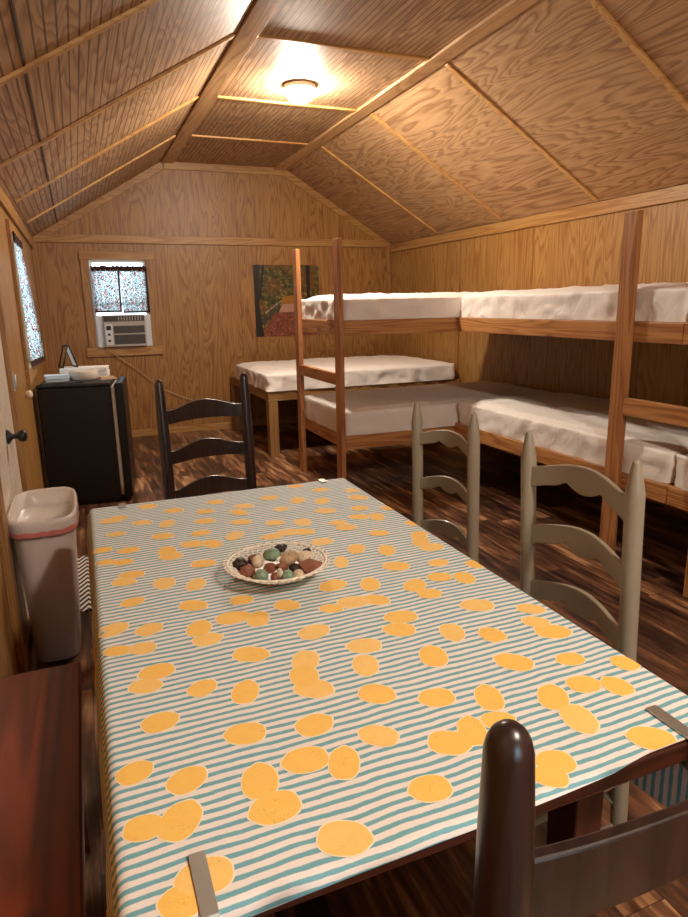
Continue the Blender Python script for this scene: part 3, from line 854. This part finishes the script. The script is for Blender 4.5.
# tablecloth: s runs across the table (x), v along it (y)
CR = .016
CZ = TZ + .0022
DL, DR = .20, .27
def cloth_pt(s, v, lift=0.0):
    p = cloth_pt0(s, max(v, TY0 - .004), lift)
    if v < TY0: p.z -= (TY0 - v) * .9 if v > TY0 - .004 else (TY0 - v) - .0004
    return p
def cloth_pt0(s, v, lift=0.0):
    """s in metres from the left table edge (negative = hanging), v = world y"""
    wd = TX1 - TX0
    und = .0010 * (noise.noise(Vector((s * 5, v * 5, 0))) + .6) + .0006 * noise.noise(Vector((s * 14, v * 14, 4)))
    if 0 <= s <= wd:
        return Vector((TX0 + s, v, CZ + max(0, und) + lift))
    sg = -1 if s < 0 else 1
    d = -s if s < 0 else s - wd
    x_e = TX0 if s < 0 else TX1
    q = CR * pi / 2
    r_ = CR + lift
    if d < q:
        a = d / CR
        return Vector((x_e + sg * (r_ * sin(a)), v, CZ + max(0, und) * (1 - d / q) - CR + r_ * cos(a)))
    h = d - q
    fold = (.004 + .045 * h) * sin(v * 21 + 1.3 * sin(v * 5) + sg) * min(1, h / .06) * .55 + .02 * h
    return Vector((x_e + sg * (CR + .0025 + fold + lift + .006 * min(1, h / .05)), v, CZ - CR - h))
wd = TX1 - TX0
def hem_y(s):
    u = min(1, max(0, s / wd))
    return TY0 + .007 - .034 * max(0, 1 - u / .8) ** .6 + .003 * sin(u * 7)
ss = ls(-DL, -.03, 14)[:-1] + ls(-.03, .03, 17)[:-1] + ls(.03, wd - .03, 44)[:-1] + ls(wd - .03, wd + .03, 17)[:-1] + ls(wd + .03, wd + DR, 14)
mb = MB()
def cfn(s, t_):
    v = hem_y(s) + (TY1 - .004 - hem_y(s)) * t_
    return cloth_pt(s, v)
mb.grid(cfn, ss, ls(0, 1, 150), 0)
LEM = [498,-5242,61,-13,575,-5328,63,-25,401,-5330,54,-7,375,-5348,68,9,464,-5411,60,-25,536,-5456,44,-17,383,-5491,54,9,509,-5568,64,-28,651,-5484,65,-9,667,-5385,57,0,619,-5587,58,11,581,-5670,66,-20,634,-5692,50,8,721,-5294,61,-5,506,-5697,50,-4,513,-5740,62,2,341,-5611,34,6,407,-5644,59,-13,345,-5710,47,6,387,-5729,54,-16,404,-5825,62,-5,380,-5864,59,-18,472,-5913,53,-2,542,-5955,46,-21,582,-5829,66,-22,706,-5653,48,-25,904,-5324,61,-20,985,-5396,49,-25,1033,-5222,62,-5,1100,-5306,60,-17,1058,-5440,48,-25,1201,-5366,55,-26,1186,-5455,69,-26,905,-5467,55,2,1031,-5549,69,-25,1143,-5569,57,-5,1107,-5649,64,-15,1158,-5671,48,-17,799,-5379,66,-19,768,-5441,49,11,753,-5541,63,-25,846,-5591,58,-10,927,-5623,51,-5,1024,-5676,54,-20,1033,-5726,64,-12,805,-5707,62,-16,902,-5706,69,-20,860,-5692,74,4,921,-5811,67,-4,990,-5901,46,-20,1099,-5813,58,-19,916,-5972,37,-20,1062,-5944,46,-25,1036,-6056,69,-30,1198,-5879,47,-32,1183,-5976,68,-17,1177,-5928,48,-38,1144,-6080,54,-15,929,-6128,47,-16,1103,-6159,61,-11,1156,-6187,49,-24,1023,-6179,52,-29,1032,-6232,57,-16,1229,-5610,36,-69,1230,-5777,32,-67,1225,-6125,38,-79,391,-5991,55,12,517,-6065,66,-24,343,-6110,66,42,413,-6141,58,22,346,-6205,49,-13,394,-6216,54,-24,411,-6315,66,-3,385,-6355,59,-24,511,-6181,51,-13,518,-6233,61,0,478,-6403,55,21,586,-6161,74,-12,624,-6085,54,5,712,-6152,59,-29,846,-6095,72,11,800,-6207,54,-18,907,-6209,63,-38,855,-6197,74,4,636,-6190,47,-24,727,-6292,70,10,585,-6325,71,-25,676,-6390,51,-24,659,-6482,72,-27,657,-6438,52,-20,801,-6385,69,-26,774,-6450,49,-21,1102,-6327,75,-33,922,-6307,72,-3,894,-6356,67,-41,987,-6408,49,-24,1055,-6451,60,-69,905,-6475,53,-24,1033,-6554,73,-46,1197,-6389,61,-51,1174,-6489,73,-32,1170,-6444,57,-57,1136,-6587,56,-20,1099,-6662,60,-20,1149,-6690,58,-82,1025,-6672,51,-35,1217,-6640,49,-88,397,-6472,60,21,349,-6579,53,13,417,-6625,60,20,546,-6445,47,-24,626,-6579,63,8,520,-6556,65,-26,754,-6542,65,-32,588,-6652,70,5,637,-6681,46,-23,513,-6669,52,-23,711,-6645,64,-53,845,-6593,63,-2,925,-6630,47,-24,802,-6702,66,-16,903,-6686,56,-24,850,-6693,45,-27,729,-6776,61,-2,1025,-6734,53,-22,1093,-6819,72,-39,896,-6823,41,-23,923,-6802,58,-21,382,-6820,36,-4,351,-6690,46,-4,397,-6698,53,-25,413,-6796,68,2,520,-6725,71,17,585,-6808,70,-35]
lem = [(LEM[i] / 1000, LEM[i + 1] / 1000, LEM[i + 2] / 1000, LEM[i + 3]) for i in range(0, len(LEM), 4)]
random.seed(11)
# a few more on the hanging sides
for k in range(9): lem.append((TX0 - .055 - .09 * random.random(), -6.75 + k * .19, .062, random.uniform(-60, 60)))
for k in range(8): lem.append((TX1 + .06 + .08 * random.random(), -6.7 + k * .2, .062, random.uniform(-60, 60)))
def lemon_outline(n=30):
    o = []
    for k in range(n):
        a = 2 * pi * k / n
        x, y = cos(a), sin(a)
        rr = (abs(x) ** 2.35 + abs(y) ** 2.35) ** (-1 / 2.35)
        tip = max(0, abs(x) - .90) / .10
        if x > 0: o.append((x * rr * (1 + .12 * tip), y * rr * (1 - .12 * tip)))
        else: o.append((x * rr * (1 - .03 * tip), y * rr))
    return o
OUT = lemon_outline()
for i, (x, y, L, an) in enumerate(lem):
    edge = x - TX0
    a = R(an)
    if L <= .0535 and edge > .06 and 0.02 < edge < wd - .02 and y > TY0 + .03:
        hl, hw = .033 + .004 * random.random(), L / 2 * .98
        a += R(90 + random.uniform(-12, 12))
    else:
        L = max(L, .052); hl, hw = L / 2 * .96, min(.0275, L / 2 * random.uniform(.74, .86))
        a += R(random.choice((-1, 1)) * random.uniform(4, 16))
    if random.random() < .5: a += pi
    for lay, (k, mi) in enumerate(((1.07, 1), (1.0, 3 if random.random() < .22 else 2))):
        lift = .0006 + .00025 * lay + .00004 * (i % 9)
        vs = []; fs = []
        rings_ = (0.0, .5, 1.0)
        n = len(OUT)
        for rr in rings_:
            for (ox, oy) in (OUT if rr else [(0, 0)]):
                px, py = ox * hl * rr * k, oy * hw * rr * k
                X = edge + px * cos(a) - py * sin(a); Y = y + px * sin(a) + py * cos(a)
                Y = max(Y, hem_y(X) + .0005); Y = min(Y, TY1 - .005)
                X = min(max(X, -DL + .002), wd + DR - .002)
                vs.append(cloth_pt(X, Y, lift))
        for q in range(n): fs.append((0, 1 + q, 1 + (q + 1) % n))
        for q in range(n): fs.append((1 + q, 1 + n + q, 1 + n + (q + 1) % n, 1 + (q + 1) % n))
        mb.add(vs, fs, mi, True)
cloth = mb.obj('tablecloth', [M_cloth, M_lemedge, M_lem, M_lem2], fix=False)
ca = cloth.data.attributes.new('stripe_v', 'FLOAT', 'POINT')
for i, p in enumerate(mb.v):
    vv = p[1]
    if TX0 <= p[0] <= TX1 and p[1] < TY0 + .0005: vv -= max(0, CZ - p[2])
    ca.data[i].value = vv
tag(cloth, 'teal and white striped tablecloth printed with yellow lemons', 'tablecloth')

# steel clips gripping the cloth
def clip(label, x, yedge, sgn, length, wid=.024, rz=0.0):
    """sgn=-1: clip on the near edge, +1: on the far edge"""
    z = TZ + .0055
    o = -sgn
    prof = [(o * length, z + .001), (o * .012, z), (-o * .006, z), (-o * .009, z - .004), (-o * .010, z - .030), (-o * .008, z - .049), (-o * .003, z - .052), (o * .012, z - .050), (o * (length * .7), z - .048)]
    th = .0014
    mb = MB()
    P = []
    for i, (y, zz) in enumerate(prof):
        a = Vector((0, *prof[max(i - 1, 0)])); b = Vector((0, *prof[min(i + 1, len(prof) - 1)]))
        t = (b - a).normalized(); n = Vector((0, -t.z, t.y))
        c = Vector((0, y, zz))
        P.append((c - n * th, c + n * th))
    vs = []
    for a, b in P:
        for q in (a, b):
            for s in (-1, 1): vs.append(Vector((s * wid / 2, q.y, q.z)))
    fs = []
    for i in range(len(P) - 1):
        b0, b1 = i * 4, (i + 1) * 4
        fs += [(b0, b0 + 1, b1 + 1, b1), (b0 + 2, b1 + 2, b1 + 3, b0 + 3), (b0, b1, b1 + 2, b0 + 2), (b0 + 1, b0 + 3, b1 + 3, b1 + 1)]
    fs += [(0, 2, 3, 1), (len(vs) - 4, len(vs) - 3, len(vs) - 1, len(vs) - 2)]
    mb.add(vs, fs)
    return tag(mb.obj('tablecloth_clip', M_steel, None, (x, yedge, 0), (0, 0, rz)), label, 'clip', 'steel tablecloth clips')
clip('steel tablecloth clip on the near table edge, at the lower left of the photo', .408, TY0, -1, .085, .020)
clip('steel tablecloth clip on the near right corner of the table', 1.150, TY0, -1, .085, .022)
clip('steel tablecloth clip on the far table edge, nearer the waste bin', .418, TY1, 1, .042, .022)
clip('steel tablecloth clip on the far table edge, near the bunk post', 1.148, TY1, 1, .042, .024)

# ------------------------------------------------------------------ ladder-back chairs
def slat(mb, x0, x1, zt, h, bow, arch, scal, th=.013, n=30, hump=False):
    vs = []
    for i in range(n + 1):
        u = i / n
        x = x0 + (x1 - x0) * u
        b = -bow * (1 - (2 * u - 1) ** 2)
        a = arch * (sin(pi * u) ** 1.3)
        if hump: a = arch * (.5 - .5 * cos(2 * pi * min(1, max(0, (u - .08) / .84)))) ** .75
        top = zt + a
        bot = zt - h + scal * (sin(pi * u) ** .8) - scal * .42 * math.exp(-((u - .5) / .10) ** 2) + (.012 * math.exp(-((u - .32) / .05) ** 2) + .012 * math.exp(-((u - .68) / .05) ** 2)) * (scal / .03)
        if hump: bot = zt - h + scal * sin(pi * u)
        for (yy, zz) in ((b, bot), (b + th, bot), (b + th, top), (b, top)): vs.append((x, yy, zz))
    fs = [(0, 1, 2, 3), (n * 4 + 3, n * 4 + 2, n * 4 + 1, n * 4)]
    for i in range(n):
        for k in range(4):
            l = (k + 1) % 4
            fs.append((i * 4 + k, (i + 1) * 4 + k, (i + 1) * 4 + l, i * 4 + l))
    mb.add(vs, fs)

def mat_rush():
    t = NT('woven_rush_seat'); co = t.co(); s = t.sep(co)
    ax = t.math('ABSOLUTE', s[0]); ay = t.math('ABSOLUTE', t.math('SUBTRACT', s[1], .19))
    k = t.math('GREATER_THAN', ax, ay)
    d = t.math('ADD', t.math('MULTIPLY', k, s[1]), t.math('MULTIPLY', t.math('SUBTRACT', 1.0, k), s[0]))
    f = t.math('PINGPONG', d, .004)
    c = t.mix(t.math('MULTIPLY', f, 250.0), srgb(112, 84, 52), srgb(190, 156, 104))
    return t.bsdf(c, .7, bump=f, bstr=.6, bdist=.3)
M_rush = mat_rush()

def chair(label, loc, rz, mat, width, ztop, kind, group, lean=.03, r=.0225, offs=(.125, .317, .508), arch=.03, bow=.028, sh=.078):
    """local: back at y=0, seat towards +y. width = distance between rear post centres"""
    t = thing('ladderback_chair', label, 'chair', loc, rz, group)
    hw = width / 2
    ys = .0
    for s in (-1, 1):
        def at(z):
            k = max(0, (z - .45) / (ztop - .45))
            return Vector((s * hw, lean * (1 - (z - .45) / (ztop - .45)), z))
        if kind == 'grey':
            zz = [0, .03, .2, .45, .7, ztop - .074, ztop - .068, ztop - .035, ztop - .009, ztop - .004, ztop]
            rr = [r * .6, r * .75, r, r, r, r, r * .97, r * .72, r * .46, r * .40, r * .2]
        else:
            zz = [0, .03, .2, .45, ztop - .24, ztop - .10, ztop - .026, ztop - .016, ztop - .008, ztop - .0025, ztop]
            rr = [r * .75, r * .85, r * 1.1, r * 1.12, r * 1.1, r * .98, r * .86, r * .77, r * .60, r * .36, r * .1]
        mb = MB(); mb.tube([at(z) for z in zz], rr, 18); mb.obj('rear_post', mat, t)
    for zt in [ztop - q for q in offs]:
        if kind == 'grey':
            mb = MB(); slat(mb, -hw + .014, hw - .014, zt, .060 * hw / .19, bow, arch * hw / .19, .030 * hw / .19)
        else:
            mb = MB(); slat(mb, -hw + .014, hw - .014, zt, sh, bow, arch, .010, .015, hump=True)
        yo = lean * (1 - (zt - .45) / (ztop - .45))
        mb.obj('slat', mat, t, (0, yo - .006, 0), bevel=.003)
    sd = .37
    fw = hw + .035
    for s in (-1, 1):
        mb = MB(); mb.tube([(s * fw, sd - .01, 0), (s * fw, sd - .01, .03), (s * fw, sd - .01, .25), (s * fw, sd - .01, .44), (s * fw, sd - .01, .462)], [.016, .018, .0215, .0215, .017], 16); mb.obj('front_leg', mat, t)
        for z in (.16, .29):
            mb = MB(); mb.tube([(s * hw, lean, z), (s * fw, sd - .01, z)], .0105, 10); mb.obj('side_stretcher', mat, t)
    for z in (.20, .33):
        mb = MB(); mb.tube([(-fw, sd - .01, z), (fw, sd - .01, z)], .0105, 10); mb.obj('front_stretcher', mat, t)
    mb = MB(); mb.tube([(-hw, lean, .23), (hw, lean, .23)], .0105, 10); mb.obj('rear_stretcher', mat, t)
    mb = MB()
    a = [(-hw + .01, lean + .006), (hw - .01, lean + .006), (fw - .008, sd + .004), (-fw + .008, sd + .004)]
    mb.hexa([(x, y, .418) for x, y in a], [(x, y, .452) for x, y in a]); mb.obj('seat', M_rush, t, bevel=.013, seg=3)
    return t
def place(pa, pb, face):
    return ((pa[0] + pb[0]) / 2, (pa[1] + pb[1]) / 2, 0)
chair('grey painted ladder-back chair at the far right side of the table', (1.4715, -5.545, 0), R(99), M_grey, .302, 1.05, 'grey', 'grey painted ladder-back chairs', -.014, .0205, (.110, .278, .445), .032)
chair('grey painted ladder-back chair at the near right side of the table', (1.384, -6.292, 0), R(90), M_grey, .352, 1.075, 'grey', 'grey painted ladder-back chairs', -.030, .020, (.090, .247, .407), .032)
chair('dark brown ladder-back chair at the far end of the table', (.868, -4.33, 0), R(191.5), M_dark, .425, 1.078, 'dark', 'dark brown ladder-back chairs', .03, .0235, (.148, .340, .528), .036, .028, .066)
chair('dark brown ladder-back chair close up at the near end of the table', (.861, -7.05, 0), R(180), M_dark, .43, 1.05, 'dark', 'dark brown ladder-back chairs', .008, .0255, (.141, .335, .525), .002, -.016, .088)

# ------------------------------------------------------------------ bowl of stones on the table
M_lace = flat('white_ceramic_lace', srgb(236, 226, 208), .35, var=.03)
PB = Vector((.737, -5.995, CZ + .0016))
bw = thing('lace_bowl', 'white lace-edged shallow bowl of stones on the striped tablecloth', 'bowl', PB)
BR = .121
def bz(r): return .004 + .036 * (max(0, r - .045) / (BR - .045)) ** 1.5
mb = MB(); pr = [(.001, .0005), (.05, .0005), (.056, .004), (.074, bz(.074) + .001), (.074, bz(.074) + .005), (.054, .0075), (.001, .006)]
mb.lathe(pr, 48); mb.obj('bowl_base', M_lace, bw)
mb = MB()
for k in range(44):
    for sg in (-1, 1):
        pts = []
        for i in range(7):
            r_ = .072 + (BR - .072) * i / 6
            a = 2 * pi * k / 44 + sg * .30 * i / 6
            pts.append((r_ * cos(a), r_ * sin(a), bz(r_) + .003))
        mb.tube(pts, .0019, 5)
lr = mb.obj('lattice_rim', M_lace, bw)
mb = MB()
mb.tube([(BR * cos(2 * pi * k / 90), BR * sin(2 * pi * k / 90), bz(BR) + .003) for k in range(90)], .0026, 6, closed=True)
for k in range(36):
    a0 = 2 * pi * k / 36
    c_ = Vector(((BR + .004) * cos(a0), (BR + .004) * sin(a0), bz(BR) + .004))
    mb.tube([c_ + Vector((.0062 * cos(2 * pi * i / 8) * cos(a0) - .0085 * sin(2 * pi * i / 8) * sin(a0), .0062 * cos(2 * pi * i / 8) * sin(a0) + .0085 * sin(2 * pi * i / 8) * cos(a0), .002 * cos(2 * pi * i / 8))) for i in range(8)], .0016, 5, closed=True)
mb.obj('scalloped_edge', M_lace, lr)

def stone_mat(name, c, rough=.55, speck=None):
    t = NT(name); co = t.co()
    n = t.noise(co, 70, 4, .6)
    a = tuple(x * .72 for x in c[:3]) + (1,); b = tuple(min(1, x * 1.2) for x in c[:3]) + (1,)
    col = t.mix(n, a, b)
    if speck:
        col = t.mix(t.ramp(t.noise(co, 160, 1), [(.6, 0), (.66, .8)]), col, speck)
    return t.bsdf(col, rough, bump=n, bstr=.3, bdist=.002)
SM = {'green': stone_mat('sage_green_stone', srgb(122, 148, 122), .5, srgb(150, 170, 148)), 'cream': stone_mat('cream_stone', srgb(222, 200, 172), .5, srgb(170, 140, 112)),
      'brown': stone_mat('red_brown_stone', srgb(138, 84, 62), .6), 'black': stone_mat('black_stone', srgb(40, 32, 28), .5, srgb(110, 86, 62)),
      'tan': stone_mat('tan_stone', srgb(176, 148, 112), .6, srgb(136, 108, 76)), 'white': stone_mat('white_shell', srgb(236, 226, 212), .4)}
def stone(label, x, y, z, sx, sy, sz, mk, kind, rz, seed, name='stone', cat='stone'):
    bm = bmesh.new()
    if kind == 'chunk': bmesh.ops.create_icosphere(bm, subdivisions=1, radius=1)
    else: bmesh.ops.create_icosphere(bm, subdivisions=3, radius=1)
    for v in bm.verts:
        p = v.co.copy()
        if kind == 'chunk':
            q = p.normalized()
            mx = max(abs(q.x), abs(q.y), abs(q.z))
            p = q * (.55 + .45 / mx * .75)
            p *= 1 + .28 * noise.noise(q * 1.4 + Vector((seed, 0, 0)))
        elif kind == 'egg':
            p.x *= 1 + .0; k = 1 - .16 * p.x; p.y *= k; p.z *= k
        elif kind == 'rough':
            p *= 1 + .22 * noise.noise(p * 3.2 + Vector((seed, 0, 0)))
        elif kind == 'star':
            a = math.atan2(p.y, p.x); p *= .78 + .3 * (cos(a * 4 + seed) * .5 + .5) * (1 - abs(p.z)); p += p * .12 * noise.noise(p * 4 + Vector((seed, 1, 0)))
        else:
            p *= 1 + .06 * noise.noise(p * 1.5 + Vector((seed, 0, 0)))
        v.co = Vector((p.x * sx, p.y * sy, p.z * sz)) * (1.22 if kind == 'chunk' else 1.08)
    me = bpy.data.meshes.new(name); bm.to_mesh(me); bm.free()
    me.materials.append(SM[mk])
    for p in me.polygons: p.use_smooth = kind != 'chunk'
    o = bpy.data.objects.new(name, me); COL.objects.link(o)
    o.location = (PB.x + x, PB.y + y, PB.z + z); o.rotation_euler = (0.2 * sin(seed * 5), .15 * cos(seed * 3), rz)
    return tag(o, label, cat, 'stones and shells in the lace bowl')
STONES = [
('dark pine cone like ball at the left end of the bowl', -0.085, 0.036, 0.034, 0.0165, 0.0165, 0.016, 'black', 'rough', 0.3, 1),
('red-brown stone chunk at the left front of the bowl', -0.074, 0.002, 0.028, 0.02, 0.016, 0.018, 'brown', 'chunk', 0.5, 2),
('cream egg-shaped stone near the left of the bowl, behind the brown chunk', -0.045, 0.014, 0.045, 0.0185, 0.0135, 0.0135, 'cream', 'egg', 1.1, 3),
('small brown stone at the left rear of the bowl', -0.046, 0.048, 0.036, 0.016, 0.013, 0.014, 'brown', 'chunk', 0.1, 4),
('round sage green stone at the left front of the bowl', -0.05, -0.036, 0.027, 0.0155, 0.0155, 0.0155, 'green', 'ball', 0, 5),
('large sage green egg-shaped stone at the top of the pile', -0.01, 0.012, 0.056, 0.021, 0.016, 0.0155, 'green', 'egg', 2.6, 6),
('black star-like stone on top of the pile at the back', 0.022, 0.042, 0.058, 0.018, 0.017, 0.013, 'black', 'star', 0.4, 7),
('small black stone at the right rear of the bowl', 0.088, 0.034, 0.04, 0.014, 0.009, 0.009, 'black', 'rough', 0.5, 8),
('large tan oval stone at the top right of the pile', 0.03, -0.004, 0.048, 0.027, 0.019, 0.016, 'tan', 'egg', 0.6, 9),
('large cream rounded stone at the right of the bowl', 0.074, 0.004, 0.038, 0.021, 0.018, 0.016, 'cream', 'ball', 0.2, 10),
('large red-brown wedge-shaped stone at the right front of the bowl', 0.07, -0.042, 0.033, 0.03, 0.019, 0.017, 'brown', 'chunk', -0.35, 11),
('red-brown stone in the middle of the pile', -0.022, -0.012, 0.033, 0.018, 0.015, 0.014, 'brown', 'chunk', 0.9, 12),
('small red-brown stone just right of the middle of the pile', 0.004, -0.028, 0.038, 0.015, 0.012, 0.011, 'brown', 'chunk', 0.2, 13),
('small dark red stone low at the front between the two green balls', -0.018, -0.046, 0.022, 0.012, 0.011, 0.01, 'brown', 'rough', 0.7, 14),
('dark brown stone between the tan oval stone and the wedge', 0.034, -0.034, 0.031, 0.015, 0.012, 0.012, 'black', 'chunk', 0.4, 15),
('round sage green stone at the middle front of the bowl', 0.007, -0.064, 0.026, 0.015, 0.015, 0.015, 'green', 'ball', 0, 16),
('small round cream stone at the front beside the green ball', 0.035, -0.061, 0.024, 0.0128, 0.0128, 0.0128, 'cream', 'ball', 0, 17),
('white shell sliver near the top of the pile below the green egg', 0.002, -0.012, 0.052, 0.01, 0.003, 0.006, 'white', 'ball', 0.5, 18),
('white upright shell sliver beside the front green ball', -0.01, -0.056, 0.034, 0.004, 0.01, 0.012, 'white', 'ball', 0.5, 19),
('flat red-brown stone lying at the very front of the bowl', -0.026, -0.072, 0.02, 0.019, 0.01, 0.006, 'brown', 'rough', -0.2, 20)]
for s in STONES: stone(*s)
